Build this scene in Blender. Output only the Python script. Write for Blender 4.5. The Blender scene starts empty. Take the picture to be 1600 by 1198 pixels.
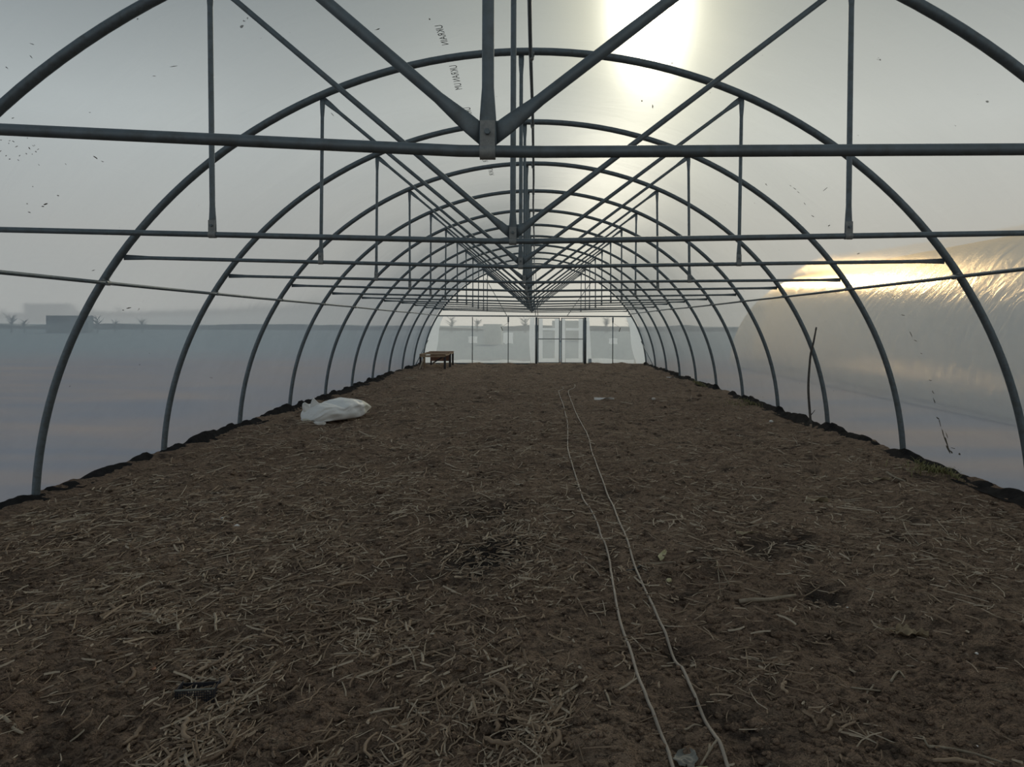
import bpy, bmesh, math, random
import numpy as np
from mathutils import Vector, Matrix
random.seed(7); rng = np.random.default_rng(7)
sc = bpy.context.scene
COL = sc.collection
PI = math.pi

# ------------------------------------------------------------------ camera
F, CX, CY, CZ = 1125.5, 32.4, -83.7, 1.536        # focal length in px, lens shift in px, eye height
YAW, PIT, ROL = 0.0032, 0.0071, 0.0038
_f = Vector((-math.sin(YAW)*math.cos(PIT), math.cos(YAW)*math.cos(PIT), -math.sin(PIT)))
_r0 = Vector((math.cos(YAW), math.sin(YAW), 0)); _u0 = _r0.cross(_f)
_r = _r0*math.cos(ROL) + _u0*math.sin(ROL); _u = _r.cross(_f)
cd = bpy.data.cameras.new('camera'); cam = bpy.data.objects.new('camera', cd); COL.objects.link(cam)
cam.matrix_world = Matrix(((_r.x, _u.x, -_f.x, 0), (_r.y, _u.y, -_f.y, 0), (_r.z, _u.z, -_f.z, CZ), (0, 0, 0, 1)))
cd.sensor_width = 36; cd.lens = F/1600*36; cd.shift_x = -CX/1600; cd.shift_y = CY/1600
cd.clip_start = 0.05; cd.clip_end = 2000
sc.camera = cam
EYE = Vector((0, 0, CZ))
def ray(px, py): return (_f*F + _r*(px-800-CX) + _u*(599+CY-py)).normalized()
def at(px, py, z=0.0):
    d = ray(px, py); t = (z-CZ)/d.z; return EYE + d*t
def atY(px, py, Y):
    d = ray(px, py); return EYE + d*(Y/d.y)

# ------------------------------------------------------------------ exposure, world
sc.view_settings.view_transform = 'Standard'; sc.view_settings.look = 'None'
sc.view_settings.exposure = 0.22; sc.view_settings.gamma = 1.0
sc.view_settings.use_curve_mapping = False
sc.cycles.use_denoising = True
sc.cycles.max_bounces = 8; sc.cycles.diffuse_bounces = 5; sc.cycles.glossy_bounces = 3
sc.cycles.transmission_bounces = 6; sc.cycles.transparent_max_bounces = 12
sc.cycles.sample_clamp_indirect = 6.0
SUN = ray(1012, 22)
W = bpy.data.worlds.new('overcast_sky'); sc.world = W; W.use_nodes = True
nt = W.node_tree; nt.nodes.clear()
def wn(t, **k):
    n = nt.nodes.new(t)
    for a, b in k.items(): setattr(n, a, b)
    return n
def wm(op, a, b=None, c=None):
    n = wn('ShaderNodeMath', operation=op)
    for i, v in enumerate((a, b, c)):
        if v is None: continue
        if isinstance(v, (int, float)): n.inputs[i].default_value = v
        else: nt.links.new(v, n.inputs[i])
    return n.outputs[0]
tc = wn('ShaderNodeTexCoord'); D = tc.outputs['Generated']
def dot(v):
    n = wn('ShaderNodeVectorMath', operation='DOT_PRODUCT'); nt.links.new(D, n.inputs[0]); n.inputs[1].default_value = v; return n.outputs['Value']
elev = dot((0, 0, 1))
ramp = wn('ShaderNodeValToRGB'); nt.links.new(elev, ramp.inputs[0])
e = ramp.color_ramp.elements
e[0].position = 0.0; e[0].color = (0.72, 0.67, 0.59, 1)
e[1].position = 1.0; e[1].color = (0.17, 0.21, 0.24, 1)
m = ramp.color_ramp.elements.new(0.10); m.color = (0.74, 0.69, 0.61, 1)
m = ramp.color_ramp.elements.new(0.24); m.color = (0.84, 0.85, 0.80, 1)
m = ramp.color_ramp.elements.new(0.42); m.color = (0.165, 0.195, 0.21, 1)
sd = Vector(SUN); side = sd.cross(Vector((0, 0, 1))).normalized(); upv = side.cross(sd).normalized()
cosv = dot(tuple(sd)); sx = dot(tuple(side)); sy = dot(tuple(upv))
front = wm('GREATER_THAN', cosv, 0.0)
def lobe(ax, ay, amp):
    q = wm('ADD', wm('POWER', wm('ABSOLUTE', wm('DIVIDE', sx, ax)), 2.0), wm('POWER', wm('ABSOLUTE', wm('DIVIDE', sy, ay)), 2.0))
    return wm('MULTIPLY', wm('MULTIPLY', wm('POWER', 2.71828, wm('MULTIPLY', q, -1.0)), amp), front)
core = lobe(0.036, 0.070, 12.0); mid = lobe(0.085, 0.17, 1.5); wide = lobe(0.30, 0.40, 0.42)
side_glow = wm('MULTIPLY', wm('ADD', wm('MULTIPLY', dot((0.25, 0.96, 0.0)), 0.5), 0.3), 0.14)
def scaled(col, s):
    n = wn('ShaderNodeVectorMath', operation='SCALE'); n.inputs[0].default_value = col; nt.links.new(s, n.inputs['Scale']); return n.outputs[0]
def vadd(a, b):
    n = wn('ShaderNodeVectorMath', operation='ADD'); nt.links.new(a, n.inputs[0]); nt.links.new(b, n.inputs[1]); return n.outputs[0]
tot = vadd(vadd(ramp.outputs[0], scaled((1.0, 0.95, 0.80), core)), vadd(scaled((1.0, 0.90, 0.56), mid), vadd(scaled((1.0, 0.95, 0.68), wide), scaled((1, .97, .9), side_glow))))
left = wn('ShaderNodeClamp'); nt.links.new(wm('ADD', wm('MULTIPLY', dot((-1, 0, 0)), 0.9), 0.1), left.inputs[0])
cool = wn('ShaderNodeMix', data_type='RGBA', blend_type='MIX'); nt.links.new(left.outputs[0], cool.inputs[0]); cool.inputs[6].default_value = (1, 1, 1, 1); cool.inputs[7].default_value = (0.80, 0.89, 0.99, 1)
cm = wn('ShaderNodeVectorMath', operation='MULTIPLY'); nt.links.new(tot, cm.inputs[0]); nt.links.new(cool.outputs[2], cm.inputs[1])
bg = wn('ShaderNodeBackground'); nt.links.new(cm.outputs[0], bg.inputs[0]); bg.inputs[1].default_value = 0.62
out = wn('ShaderNodeOutputWorld'); nt.links.new(bg.outputs[0], out.inputs[0])
sl = bpy.data.lights.new('hazy_sun', 'SUN'); sl.energy = 1.0; sl.angle = math.radians(5.0); sl.color = (1.0, 0.88, 0.66)
so_ = bpy.data.objects.new('hazy_sun', sl); COL.objects.link(so_); so_.rotation_euler = (-SUN).to_track_quat('-Z', 'Y').to_euler(); so_.location = (3, 60, 25)

# ------------------------------------------------------------------ materials
class M:
    def __init__(s, name):
        s.m = bpy.data.materials.new(name); s.m.use_nodes = True; s.t = s.m.node_tree; s.t.nodes.clear()
        s.out = s.t.nodes.new('ShaderNodeOutputMaterial')
    def n(s, t, ins=None, **k):
        n = s.t.nodes.new(t)
        for a, b in k.items(): setattr(n, a, b)
        for a, b in (ins or {}).items():
            if isinstance(b, bpy.types.NodeSocket): s.t.links.new(b, n.inputs[a])
            else: n.inputs[a].default_value = b
        return n
    def coord(s, scale=(1, 1, 1), rot=(0, 0, 0)):
        c = s.n('ShaderNodeTexCoord'); return s.n('ShaderNodeMapping', {0: c.outputs['Object'], 2: rot, 3: scale}).outputs[0]
    def noise(s, co, scale, detail=4, rough=0.55, dist=0.0):
        return s.n('ShaderNodeTexNoise', {'Vector': co, 'Scale': scale, 'Detail': detail, 'Roughness': rough, 'Distortion': dist}).outputs[0]
    def ramp(s, v, stops):
        r = s.n('ShaderNodeValToRGB', {0: v}); el = r.color_ramp.elements
        while len(el) < len(stops): el.new(0.5)
        for e_, (p, c) in zip(el, stops):
            e_.position = p; e_.color = (*c, 1) if not isinstance(c, (int, float)) else (c, c, c, 1)
        return r.outputs[0]
    def mix(s, f, a, b, bt='MIX'):
        n = s.n('ShaderNodeMix', data_type='RGBA', blend_type=bt)
        for i, v in ((0, f), (6, a), (7, b)):
            if isinstance(v, bpy.types.NodeSocket): s.t.links.new(v, n.inputs[i])
            else: n.inputs[i].default_value = v if i == 0 else (*v, 1)
        return n.outputs[2]
    def math(s, op, a, b=0.0, c=0.0):
        return s.n('ShaderNodeMath', {0: a, 1: b, 2: c}, operation=op).outputs[0]
    def bump(s, h, st, d=0.01, nrm=None):
        n = s.n('ShaderNodeBump', {'Height': h, 'Strength': st, 'Distance': d})
        if nrm: s.t.links.new(nrm, n.inputs['Normal'])
        return n.outputs[0]
    def bsdf(s, col, rough=0.8, metal=0.0, nrm=None, spec=0.3, **k):
        ins = {'Base Color': col if isinstance(col, bpy.types.NodeSocket) else (*col, 1), 'Roughness': rough, 'Metallic': metal, 'Specular IOR Level': spec}
        if nrm: ins['Normal'] = nrm
        ins.update(k)
        return s.n('ShaderNodeBsdfPrincipled', ins).outputs[0]
    def end(s, sh): s.t.links.new(sh, s.out.inputs[0]); return s.m

def film(name, clear=0.5, dif=0.12, shine=0.4, gloss=(0.9, 0.9, 0.9), tint=(0.93, 0.95, 0.96), milk=(0.86, 0.93, 1.0), dirt=0.0, wrinkle=0.3):
    a = M(name); co = a.coord()
    big = a.noise(co, 0.6, 3); streak = a.noise(a.coord((1.0, 0.35, 1.0)), 5.0, 4, 0.6, 1.2)
    fac = a.math('ADD', a.math('MULTIPLY', a.math('SUBTRACT', big, 0.5), 0.22), a.math('MULTIPLY', a.math('SUBTRACT', streak, 0.5), 0.06))
    lw = a.n('ShaderNodeLayerWeight', {'Blend': 0.5}).outputs['Facing']
    graze = a.math('MULTIPLY', a.math('POWER', lw, 3.0), 0.28)
    f = a.n('ShaderNodeClamp', {0: a.math('ADD', a.math('ADD', fac, 1.0-clear), graze), 1: 0.05, 2: 0.98}).outputs[0]
    bmpn = a.bump(a.noise(a.coord((0.6, 1.2, 0.6)), 2.2, 4, 0.55, 1.0), wrinkle, 0.05)
    fine = a.bump(a.noise(a.coord((1, 1, 1)), 40.0, 3), 0.1, 0.004, bmpn)
    trans = a.n('ShaderNodeBsdfTranslucent', {0: (*milk, 1), 'Normal': bmpn}).outputs[0]
    diff = a.n('ShaderNodeBsdfDiffuse', {0: (0.90, 0.90, 0.89, 1), 'Normal': bmpn}).outputs[0]
    wide_ = a.n('ShaderNodeBsdfRefraction', {0: (0.90, 0.95, 1.0, 1), 'Roughness': 0.62, 'IOR': 1.2, 'Normal': bmpn}).outputs[0]
    scat = a.n('ShaderNodeMixShader', {0: dif, 1: a.n('ShaderNodeMixShader', {0: 0.045, 1: trans, 2: wide_}).outputs[0], 2: diff}).outputs[0]
    fwd = a.n('ShaderNodeBsdfRefraction', {0: (0.92, 0.93, 0.92, 1), 'Roughness': 0.20, 'IOR': 0.985, 'Normal': fine}).outputs[0]
    clr = a.n('ShaderNodeBsdfTransparent', {0: (*tint, 1)}).outputs[0]
    clr = a.n('ShaderNodeMixShader', {0: 0.40, 1: clr, 2: fwd}).outputs[0]
    body = a.n('ShaderNodeMixShader', {0: f, 1: clr, 2: scat}).outputs[0]
    fr = a.n('ShaderNodeFresnel', {'IOR': 1.45, 'Normal': fine}).outputs[0]
    gl = a.n('ShaderNodeBsdfGlossy', {0: (*gloss, 1), 'Roughness': 0.22, 'Normal': fine}).outputs[0]
    body = a.n('ShaderNodeMixShader', {0: a.math('MULTIPLY', fr, shine), 1: body, 2: gl}).outputs[0]
    if dirt > 0:     # dried mud specks and scuffs on the sheet
        vor = a.n('ShaderNodeTexVoronoi', {'Vector': a.n('ShaderNodeMixRGB', {0: 0.06, 1: co, 2: a.n('ShaderNodeTexNoise', {'Vector': co, 'Scale': 9.0}).outputs['Color']}).outputs[0], 'Scale': 5.5, 'Randomness': 1.0}).outputs['Distance']
        sp = a.math('LESS_THAN', vor, a.math('MULTIPLY', a.math('SUBTRACT', a.noise(co, 1.3, 2), 0.52), 0.55))
        sp = a.math('MULTIPLY', sp, a.math('GREATER_THAN', a.noise(a.coord((1, 1, 3)), 22.0, 4), 0.52))
        md = a.n('ShaderNodeBsdfDiffuse', {0: (0.10, 0.09, 0.08, 1)}).outputs[0]
        body = a.n('ShaderNodeMixShader', {0: a.math('MULTIPLY', sp, dirt), 1: body, 2: md}).outputs[0]
    return a.end(body)
FILM = film('greenhouse_film', 0.62, dirt=0.75, wrinkle=0.12)
FILM_END = film('end_wall_film', 0.66, wrinkle=0.2)
FILM_MILK = film('double_layer_film', 0.12, wrinkle=0.5)
FILM_OUT = film('neighbour_film', 0.05, shine=1.7, dif=0.8, gloss=(0.95, 0.70, 0.40), wrinkle=0.5)  # gloss tinted orange and strengthened, so the sun glint's warmth is put into the film

def steel():
    a = M('galvanised_steel'); co = a.coord()
    sp = a.noise(co, 26.0, 5, 0.6); st = a.noise(a.coord((3, 3, 3)), 2.0, 4)
    c = a.mix(st, (0.13, 0.165, 0.19), (0.22, 0.265, 0.295))
    c = a.mix(a.ramp(sp, [(0.45, 0.0), (0.7, 0.6)]), c, (0.12, 0.13, 0.13))
    return a.end(a.bsdf(c, 0.5, 0.55, a.bump(sp, 0.15, 0.002), 0.4))
STEEL = steel()
def plain(name, c1, c2, scale=12, rough=0.85, bump=0.4, dist=0.01, spec=0.2, stretch=(1, 1, 1), **k):
    a = M(name); co = a.coord(stretch); n1 = a.noise(co, scale, 6, 0.62)
    return a.end(a.bsdf(a.mix(a.ramp(n1, [(0.3, 0.0), (0.7, 1.0)]), c1, c2), rough, 0.0, a.bump(n1, bump, dist), spec, **k))
CLAMP = plain('zinc_clamp', (0.20, 0.22, 0.23), (0.32, 0.34, 0.34), 60, 0.45, 0.1, 0.002, 0.5)
WOOD = plain('weathered_timber', (0.30, 0.21, 0.14), (0.52, 0.40, 0.28), 6, 0.85, 0.3, 0.004, 0.2, (1, 9, 1))
WOOD_RED = plain('red_brown_board', (0.15, 0.075, 0.05), (0.24, 0.13, 0.09), 6, 0.85, 0.3, 0.004, 0.2, (1, 9, 1))
WOOD_DARK = plain('dark_timber', (0.035, 0.035, 0.04), (0.08, 0.075, 0.075), 8, 0.85, 0.3, 0.004)
SACK = plain('white_plastic_sack', (0.90, 0.91, 0.91), (0.94, 0.945, 0.93), 5, 0.45, 0.5, 0.03, 0.4)
SACK_Y = plain('creamy_plastic_sack', (0.82, 0.80, 0.66), (0.88, 0.87, 0.78), 7, 0.5, 0.5, 0.03, 0.3)
HOSE = plain('drip_line_plastic', (0.30, 0.26, 0.22), (0.40, 0.35, 0.30), 8, 0.6, 0.1, 0.002)
BARK = plain('grey_bark', (0.06, 0.06, 0.06), (0.14, 0.13, 0.12), 30, 0.9, 0.5, 0.004)
PEELED = plain('peeled_branch', (0.26, 0.20, 0.15), (0.34, 0.27, 0.21), 30, 0.9, 0.4, 0.003)
LOG = plain('pale_root_wood', (0.24, 0.20, 0.15), (0.42, 0.36, 0.28), 18, 0.9, 0.6, 0.006)
LEAFM = plain('dry_leaf', (0.28, 0.23, 0.15), (0.42, 0.36, 0.25), 25, 0.8, 0.4, 0.003)
LEAFY = plain('yellow_dry_leaf', (0.46, 0.42, 0.24), (0.62, 0.58, 0.38), 25, 0.8, 0.4, 0.003)
LEAFB = plain('brown_dry_leaf', (0.20, 0.15, 0.10), (0.36, 0.29, 0.19), 25, 0.85, 0.5, 0.004)
TRAYM = plain('black_tray_plastic', (0.018, 0.019, 0.028), (0.05, 0.05, 0.06), 20, 0.5, 0.2, 0.002)
SCRAP = plain('grey_film_scrap', (0.15, 0.15, 0.135), (0.27, 0.27, 0.245), 14, 0.6, 0.5, 0.01)
PALE = plain('pale_chip', (0.75, 0.73, 0.71), (0.85, 0.83, 0.80), 20, 0.7, 0.3, 0.003)
ORANGE = plain('terracotta_shard', (0.5, 0.26, 0.17), (0.6, 0.34, 0.24), 40, 0.9, 0.4, 0.002)
SKIRT = plain('black_ground_sheet', (0.012, 0.012, 0.013), (0.030, 0.029, 0.030), 9, 0.95, 0.6, 0.03, 0.03)
GRASSM = plain('dull_grass', (0.13, 0.15, 0.06), (0.34, 0.30, 0.15), 20, 0.9, 0.2, 0.002)
PRINT = plain('grey_print_ink', (0.085, 0.095, 0.095), (0.14, 0.15, 0.15), 50, 0.9, 0.1, 0.001)
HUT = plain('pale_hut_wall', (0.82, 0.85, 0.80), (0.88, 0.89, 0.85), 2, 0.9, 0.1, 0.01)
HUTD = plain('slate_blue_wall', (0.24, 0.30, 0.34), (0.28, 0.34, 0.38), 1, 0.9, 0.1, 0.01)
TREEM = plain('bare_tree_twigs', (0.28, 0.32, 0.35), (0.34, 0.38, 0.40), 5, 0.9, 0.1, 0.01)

def straw_mat():
    a = M('dry_straw'); at_ = a.n('ShaderNodeAttribute', attribute_name='tone').outputs['Fac']
    oi = a.n('ShaderNodeObjectInfo').outputs['Random']
    v = a.math('MULTIPLY', 1.0, a.math('ADD', at_, a.math('MULTIPLY', oi, 0.40)))
    c = a.ramp(v, [(0.0, (0.13, 0.095, 0.068)), (0.35, (0.25, 0.180, 0.125)), (0.7, (0.40, 0.300, 0.21)), (0.93, (0.56, 0.44, 0.32)), (1.0, (0.66, 0.56, 0.43))])
    n1 = a.noise(a.coord((1, 1, 1)), 60.0, 3)
    return a.end(a.bsdf(a.mix(a.math('MULTIPLY', n1, 0.6), c, (0.13, 0.10, 0.08)), 0.85, 0, None, 0.2))
STRAW = straw_mat()

def soil_mat():
    a = M('brown_soil'); co = a.coord()
    big = a.noise(co, 0.55, 4, 0.6); midn = a.noise(co, 3.2, 5, 0.6); finen = a.noise(co, 28.0, 6, 0.65)
    c = a.mix(a.ramp(big, [(0.35, 0.0), (0.65, 1.0)]), (0.330, 0.232, 0.168), (0.450, 0.328, 0.238))
    c = a.mix(a.ramp(midn, [(0.30, 1.0), (0.46, 0.0)]), c, (0.085, 0.064, 0.053))
    c = a.mix(a.ramp(midn, [(0.55, 0.0), (0.78, 0.75)]), c, (0.36, 0.28, 0.205))
    c = a.mix(a.ramp(a.noise(a.coord((1.0, 1.35, 1)), 52.0, 5, 0.7, 1.5), [(0.38, 0.8), (0.49, 0.0)]), c, (0.055, 0.044, 0.037))  # crevice shade painted in as fine dark flecks
    c = a.mix(a.ramp(finen, [(0.58, 0.0), (0.8, 0.8)]), c, (0.43, 0.34, 0.25))
    rg = a.noise(a.coord((1.0, 1.3, 1)), 13.0, 8, 0.78, 0.6)
    c = a.mix(a.ramp(rg, [(0.36, 0.85), (0.52, 0.0)]), c, (0.060, 0.043, 0.035)); c = a.mix(a.ramp(rg, [(0.56, 0.0), (0.74, 0.55)]), c, (0.44, 0.35, 0.27))
    # crumbs of chaff
    st = a.noise(a.coord((38, 9, 1), (0, 0, 0.4)), 1.0, 3, 0.7, 0.8); st2 = a.noise(a.coord((10, 42, 1), (0, 0, -0.3)), 1.0, 3, 0.7, 0.8)
    s = a.math('MAXIMUM', st, st2)
    c = a.mix(a.ramp(s, [(0.68, 0.0), (0.74, 0.7)]), c, (0.46, 0.39, 0.30))
    # damp black earth where it was dug
    att = a.n('ShaderNodeAttribute', attribute_name='damp').outputs['Fac']
    c = a.mix(att, c, (0.040, 0.036, 0.036))
    nb = a.bump(midn, 0.9, 0.07); nb = a.bump(a.noise(a.coord((1, 1.0, 1)), 16.0, 6, 0.7), 1.0, 0.07, nb); nb = a.bump(finen, 1.0, 0.03, nb); nb = a.bump(a.noise(co, 95.0, 3, 0.7), 0.8, 0.007, nb)
    return a.end(a.bsdf(c, 0.95, 0, nb, 0.12))
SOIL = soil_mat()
def field_mat():
    a = M('field_earth'); co = a.coord((0.35, 1, 1))
    n1 = a.noise(co, 0.5, 5, 0.6); n2 = a.noise(co, 3.0, 4)
    c = a.mix(a.ramp(n1, [(0.4, 0.0), (0.65, 1.0)]), (0.22, 0.25, 0.35), (0.46, 0.35, 0.31))
    c = a.mix(a.ramp(n2, [(0.60, 0.0), (0.7, 0.5)]), c, (0.34, 0.27, 0.22))
    # distance haze painted into the ground colour: bluish grey away from the tunnel
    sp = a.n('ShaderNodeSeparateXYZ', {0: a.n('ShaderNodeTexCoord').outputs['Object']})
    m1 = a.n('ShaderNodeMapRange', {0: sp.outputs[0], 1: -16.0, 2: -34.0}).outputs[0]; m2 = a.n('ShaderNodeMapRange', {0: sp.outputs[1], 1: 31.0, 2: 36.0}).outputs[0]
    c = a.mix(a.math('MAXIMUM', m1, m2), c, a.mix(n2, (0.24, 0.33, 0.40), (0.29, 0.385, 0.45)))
    return a.end(a.bsdf(c, 0.95, 0, None, 0.1))
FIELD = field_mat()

# ------------------------------------------------------------------ helpers
def link(name, me, mat=None, parent=None, smooth=True):
    if mat is not None:
        for mm in (mat if isinstance(mat, (list, tuple)) else [mat]): me.materials.append(mm)
    if smooth and len(me.polygons): me.polygons.foreach_set('use_smooth', [True]*len(me.polygons))
    o = bpy.data.objects.new(name, me); COL.objects.link(o)
    if parent is not None: o.parent = parent
    return o
def mesh(name, verts, faces):
    me = bpy.data.meshes.new(name); me.from_pydata([tuple(v) for v in verts], [], faces); me.update(); return me
def thing(name, label, cat, loc=(0, 0, 0), group=None):
    o = bpy.data.objects.new(name, None); COL.objects.link(o); o.location = loc; o.empty_display_size = 0.1
    o['label'] = label; o['category'] = cat
    if group: o['group'] = group
    return o
def tag(o, label, cat, group=None, kind=None):
    o['label'] = label; o['category'] = cat
    if group: o['group'] = group
    if kind: o['kind'] = kind
    return o
def struct(o, label=None):
    o['kind'] = 'structure'
    if label: o['label'] = label
    return o
class MB:
    def __init__(s): s.v = []; s.f = []
    def add(s, vs, fs):
        b = len(s.v); s.v += [tuple(v) for v in vs]; s.f += [tuple(b+i for i in f) for f in fs]; return s
    def rings(s, rs, cap=True, closed=False):
        n = len(rs[0]); vs = [p for r_ in rs for p in r_]; fs = []
        for i in range(len(rs)-1):
            for k in range(n): fs.append((i*n+k, i*n+(k+1) % n, (i+1)*n+(k+1) % n, (i+1)*n+k))
        if cap: fs += [tuple(range(n))[::-1], tuple((len(rs)-1)*n+k for k in range(n))]
        return s.add(vs, fs)
    def tube(s, pts, r, seg=10, hint=Vector((0, 1, 0)), flat=None):
        """tube along pts; r = radius or list; flat = list of (wide, thin) multipliers per point, thin along hint"""
        P = [Vector(p) for p in pts]; rs = []
        for i, p in enumerate(P):
            t = (P[min(i+1, len(P)-1)]-P[max(i-1, 0)]).normalized()
            h = Vector(hint)
            if abs(t.dot(h)) > 0.95: h = Vector((1, 0, 0))
            b = t.cross(h).normalized(); nn = b.cross(t).normalized()
            ri = r[i] if isinstance(r, (list, tuple)) else r
            w, th = flat[i] if flat else (1, 1)
            rs.append([p + b*(math.cos(2*PI*k/seg)*ri*w) + nn*(math.sin(2*PI*k/seg)*ri*th) for k in range(seg)])
        return s.rings(rs)
    def box(s, c, d, rot=None):
        c = Vector(c); hx, hy, hz = d[0]/2, d[1]/2, d[2]/2; R = rot or Matrix.Identity(3)
        vs = [c + R @ Vector((x*hx, y*hy, z*hz)) for x in (-1, 1) for y in (-1, 1) for z in (-1, 1)]
        return s.add(vs, [(0, 1, 3, 2), (4, 6, 7, 5), (0, 4, 5, 1), (2, 3, 7, 6), (0, 2, 6, 4), (1, 5, 7, 3)])
    def beam(s, a, b, w, h, up=Vector((0, 0, 1))):
        a, b = Vector(a), Vector(b); t = b-a; L = t.length; t.normalize()
        sd_ = t.cross(up)
        if sd_.length < 1e-3: sd_ = t.cross(Vector((0, 1, 0)))
        sd_.normalize(); u = sd_.cross(t)
        return s.box((a+b)/2, (w, L, h), Matrix((sd_, t, u)).transposed())
    def build(s, name, mat, parent=None, smooth=True):
        o = link(name, mesh(name, s.v, s.f), mat, parent, smooth)
        return o
def sharp(o, ang=40):
    try: o.data.set_sharp_from_angle(angle=math.radians(ang))
    except Exception: pass
    return o
def bevel(o, w=0.004, seg=2):
    md = o.modifiers.new('edge', 'BEVEL'); md.width = w; md.segments = seg; md.limit_method = 'ANGLE'; return o

# ------------------------------------------------------------------ soil height
_tab = rng.random((256, 256))
def vnoise(x, y):
    xi = np.floor(x).astype(int); yi = np.floor(y).astype(int); fx = x-xi; fy = y-yi
    fx = fx*fx*(3-2*fx); fy = fy*fy*(3-2*fy)
    g = lambda i, j: _tab[i % 256, j % 256]
    return (g(xi, yi)*(1-fx)+g(xi+1, yi)*fx)*(1-fy) + (g(xi, yi+1)*(1-fx)+g(xi+1, yi+1)*fx)*fy - 0.5
def pits():
    L = []
    for px, py, rad, dep in ((755, 868, 0.22, -0.035), (772, 860, 0.07, -0.05), (1290, 925, 0.13, -0.05), (1185, 860, 0.16, -0.03), (1240, 850, 0.16, -0.03), (745, 797, 0.22, -0.03),
                             (690, 1015, 0.10, -0.035), (1060, 1010, 0.12, -0.03), (120, 1138, 0.04, -0.05), (560, 1180, 0.10, -0.03), (1130, 1120, 0.10, -0.03), (520, 1150, .09, -.02)):
        p = at(px, py); L.append((p.x, p.y, rad, dep))
    return L
PITS = pits()
def height(x, y):
    x = np.asarray(x, float); y = np.asarray(y, float)
    h = 0.055*vnoise(x*0.9+11, y*0.6+3) + 0.045*vnoise(x*2.6+31, y*1.7+9) + 0.040*vnoise(x*6.1+5, y*4.5+71) + 0.034*vnoise(x*13+50, y*11+8)*(0.5+1.6*np.abs(vnoise(x*1.7+2, y*1.3))) + 0.018*vnoise(x*27+90, y*24+33) + 0.010*vnoise(x*52+7, y*52+1)
    h += 0.018*np.cos((x+0.15*vnoise(x*0, y*0.5))*2*PI/1.15)
    # wheel / walking track just left of the two hoses
    for cx_, w_, d_ in ((0.12, 0.10, 0.022), (-0.75, 0.12, 0.018)):
        h -= d_*np.exp(-((x-cx_-0.06*vnoise(y*0.8, y*0))/w_)**2)
    for a_, b_, r_, d_ in PITS:
        q = ((x-a_)**2+((y-b_)/1.15)**2)/r_**2
        h += d_*np.exp(-q) - d_*0.35*np.exp(-(np.sqrt(q)-1.5)**2*4)
    ed = np.clip((np.abs(x+0.02)-3.9)/0.45, 0, 1)
    h = h*(1-0.4*ed) + 0.02*ed
    return h
def H(x, y): return float(height(x, y))

# ------------------------------------------------------------------ setting
XC, Z0, EA, EB = -0.02, -0.16, 4.40, 4.10
Y0, SP = 1.955, 2.2
NH = 13
YEND = Y0 + SP*12 + 0.06
def ell(th, off=0.0):   # th from 0 (right base) to pi (left base) on the hoop centre line
    x, z = EA*math.cos(th), EB*math.sin(th)
    n_ = Vector((math.cos(th)/EA, 0, math.sin(th)/EB)).normalized()
    return Vector((XC+x, 0, Z0+z)) + n_*off
TH0 = math.asin(-Z0/EB)-0.025
def zhoop(x): return Z0 + EB*math.sqrt(max(0, 1-((x-XC)/EA)**2))
def xhoop(z): return EA*math.sqrt(max(0, 1-((z-Z0)/EB)**2))

# floor
def build_floor():
    xs = np.concatenate([np.linspace(XC-4.425, XC+4.425, 560)])
    t = np.linspace(0, 1, 900); ys = 0.9*(29.2/0.9)**t
    ys = np.concatenate([[-3.0, -1.5, 0.0, 0.5], ys])
    X, Y = np.meshgrid(xs, ys); Z = height(X, Y)
    nx, ny = len(xs), len(ys)
    co = np.stack([X, Y, Z], -1).reshape(-1, 3)
    idx = np.arange(nx*ny).reshape(ny, nx)
    q = np.stack([idx[:-1, :-1], idx[:-1, 1:], idx[1:, 1:], idx[1:, :-1]], -1).reshape(-1, 4)
    me = bpy.data.meshes.new('floor'); me.vertices.add(len(co)); me.vertices.foreach_set('co', co.ravel())
    me.loops.add(q.size); me.loops.foreach_set('vertex_index', q.ravel().astype(np.int32))
    me.polygons.add(len(q)); me.polygons.foreach_set('loop_start', np.arange(0, q.size, 4, dtype=np.int32))
    me.update(calc_edges=True); me.validate()
    damp = np.zeros(len(co))
    spots = [(755, 866, 0.42, .9), (745, 797, 0.30, .6), (1290, 925, 0.16, .8), (1185, 858, 0.18, .6), (1240, 850, 0.16, .6), (690, 1015, .12, .6), (1180, 1135, 0.13, .55), (560, 1180, .16, .5), (1060, 1010, .16, .45),
             (940, 770, .3, .35), (330, 905, .2, .35), (1130, 1110, .16, .5), (10, 905, .15, .5)]
    nz = vnoise(co[:, 0]*9+3, co[:, 1]*7+2)
    for px, py, r_, s_ in spots:
        p = at(px, py); q_ = np.sqrt(((co[:, 0]-p.x)/r_)**2+((co[:, 1]-p.y)/r_/1.2)**2) + nz*0.7
        damp = np.maximum(damp, s_*np.clip(1.35-q_, 0, 1))
    at_ = me.attributes.new('damp', 'FLOAT', 'POINT'); at_.data.foreach_set('value', damp.astype(np.float32))
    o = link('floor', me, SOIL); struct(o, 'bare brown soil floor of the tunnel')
build_floor()

# outside field
o = link('ground', mesh('ground', [(-600, -60, -.12), (600, -60, -.12), (600, 900, -.12), (-600, 900, -.12)], [(0, 1, 2, 3)]), FIELD, smooth=False); struct(o, 'ploughed field outside')

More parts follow.
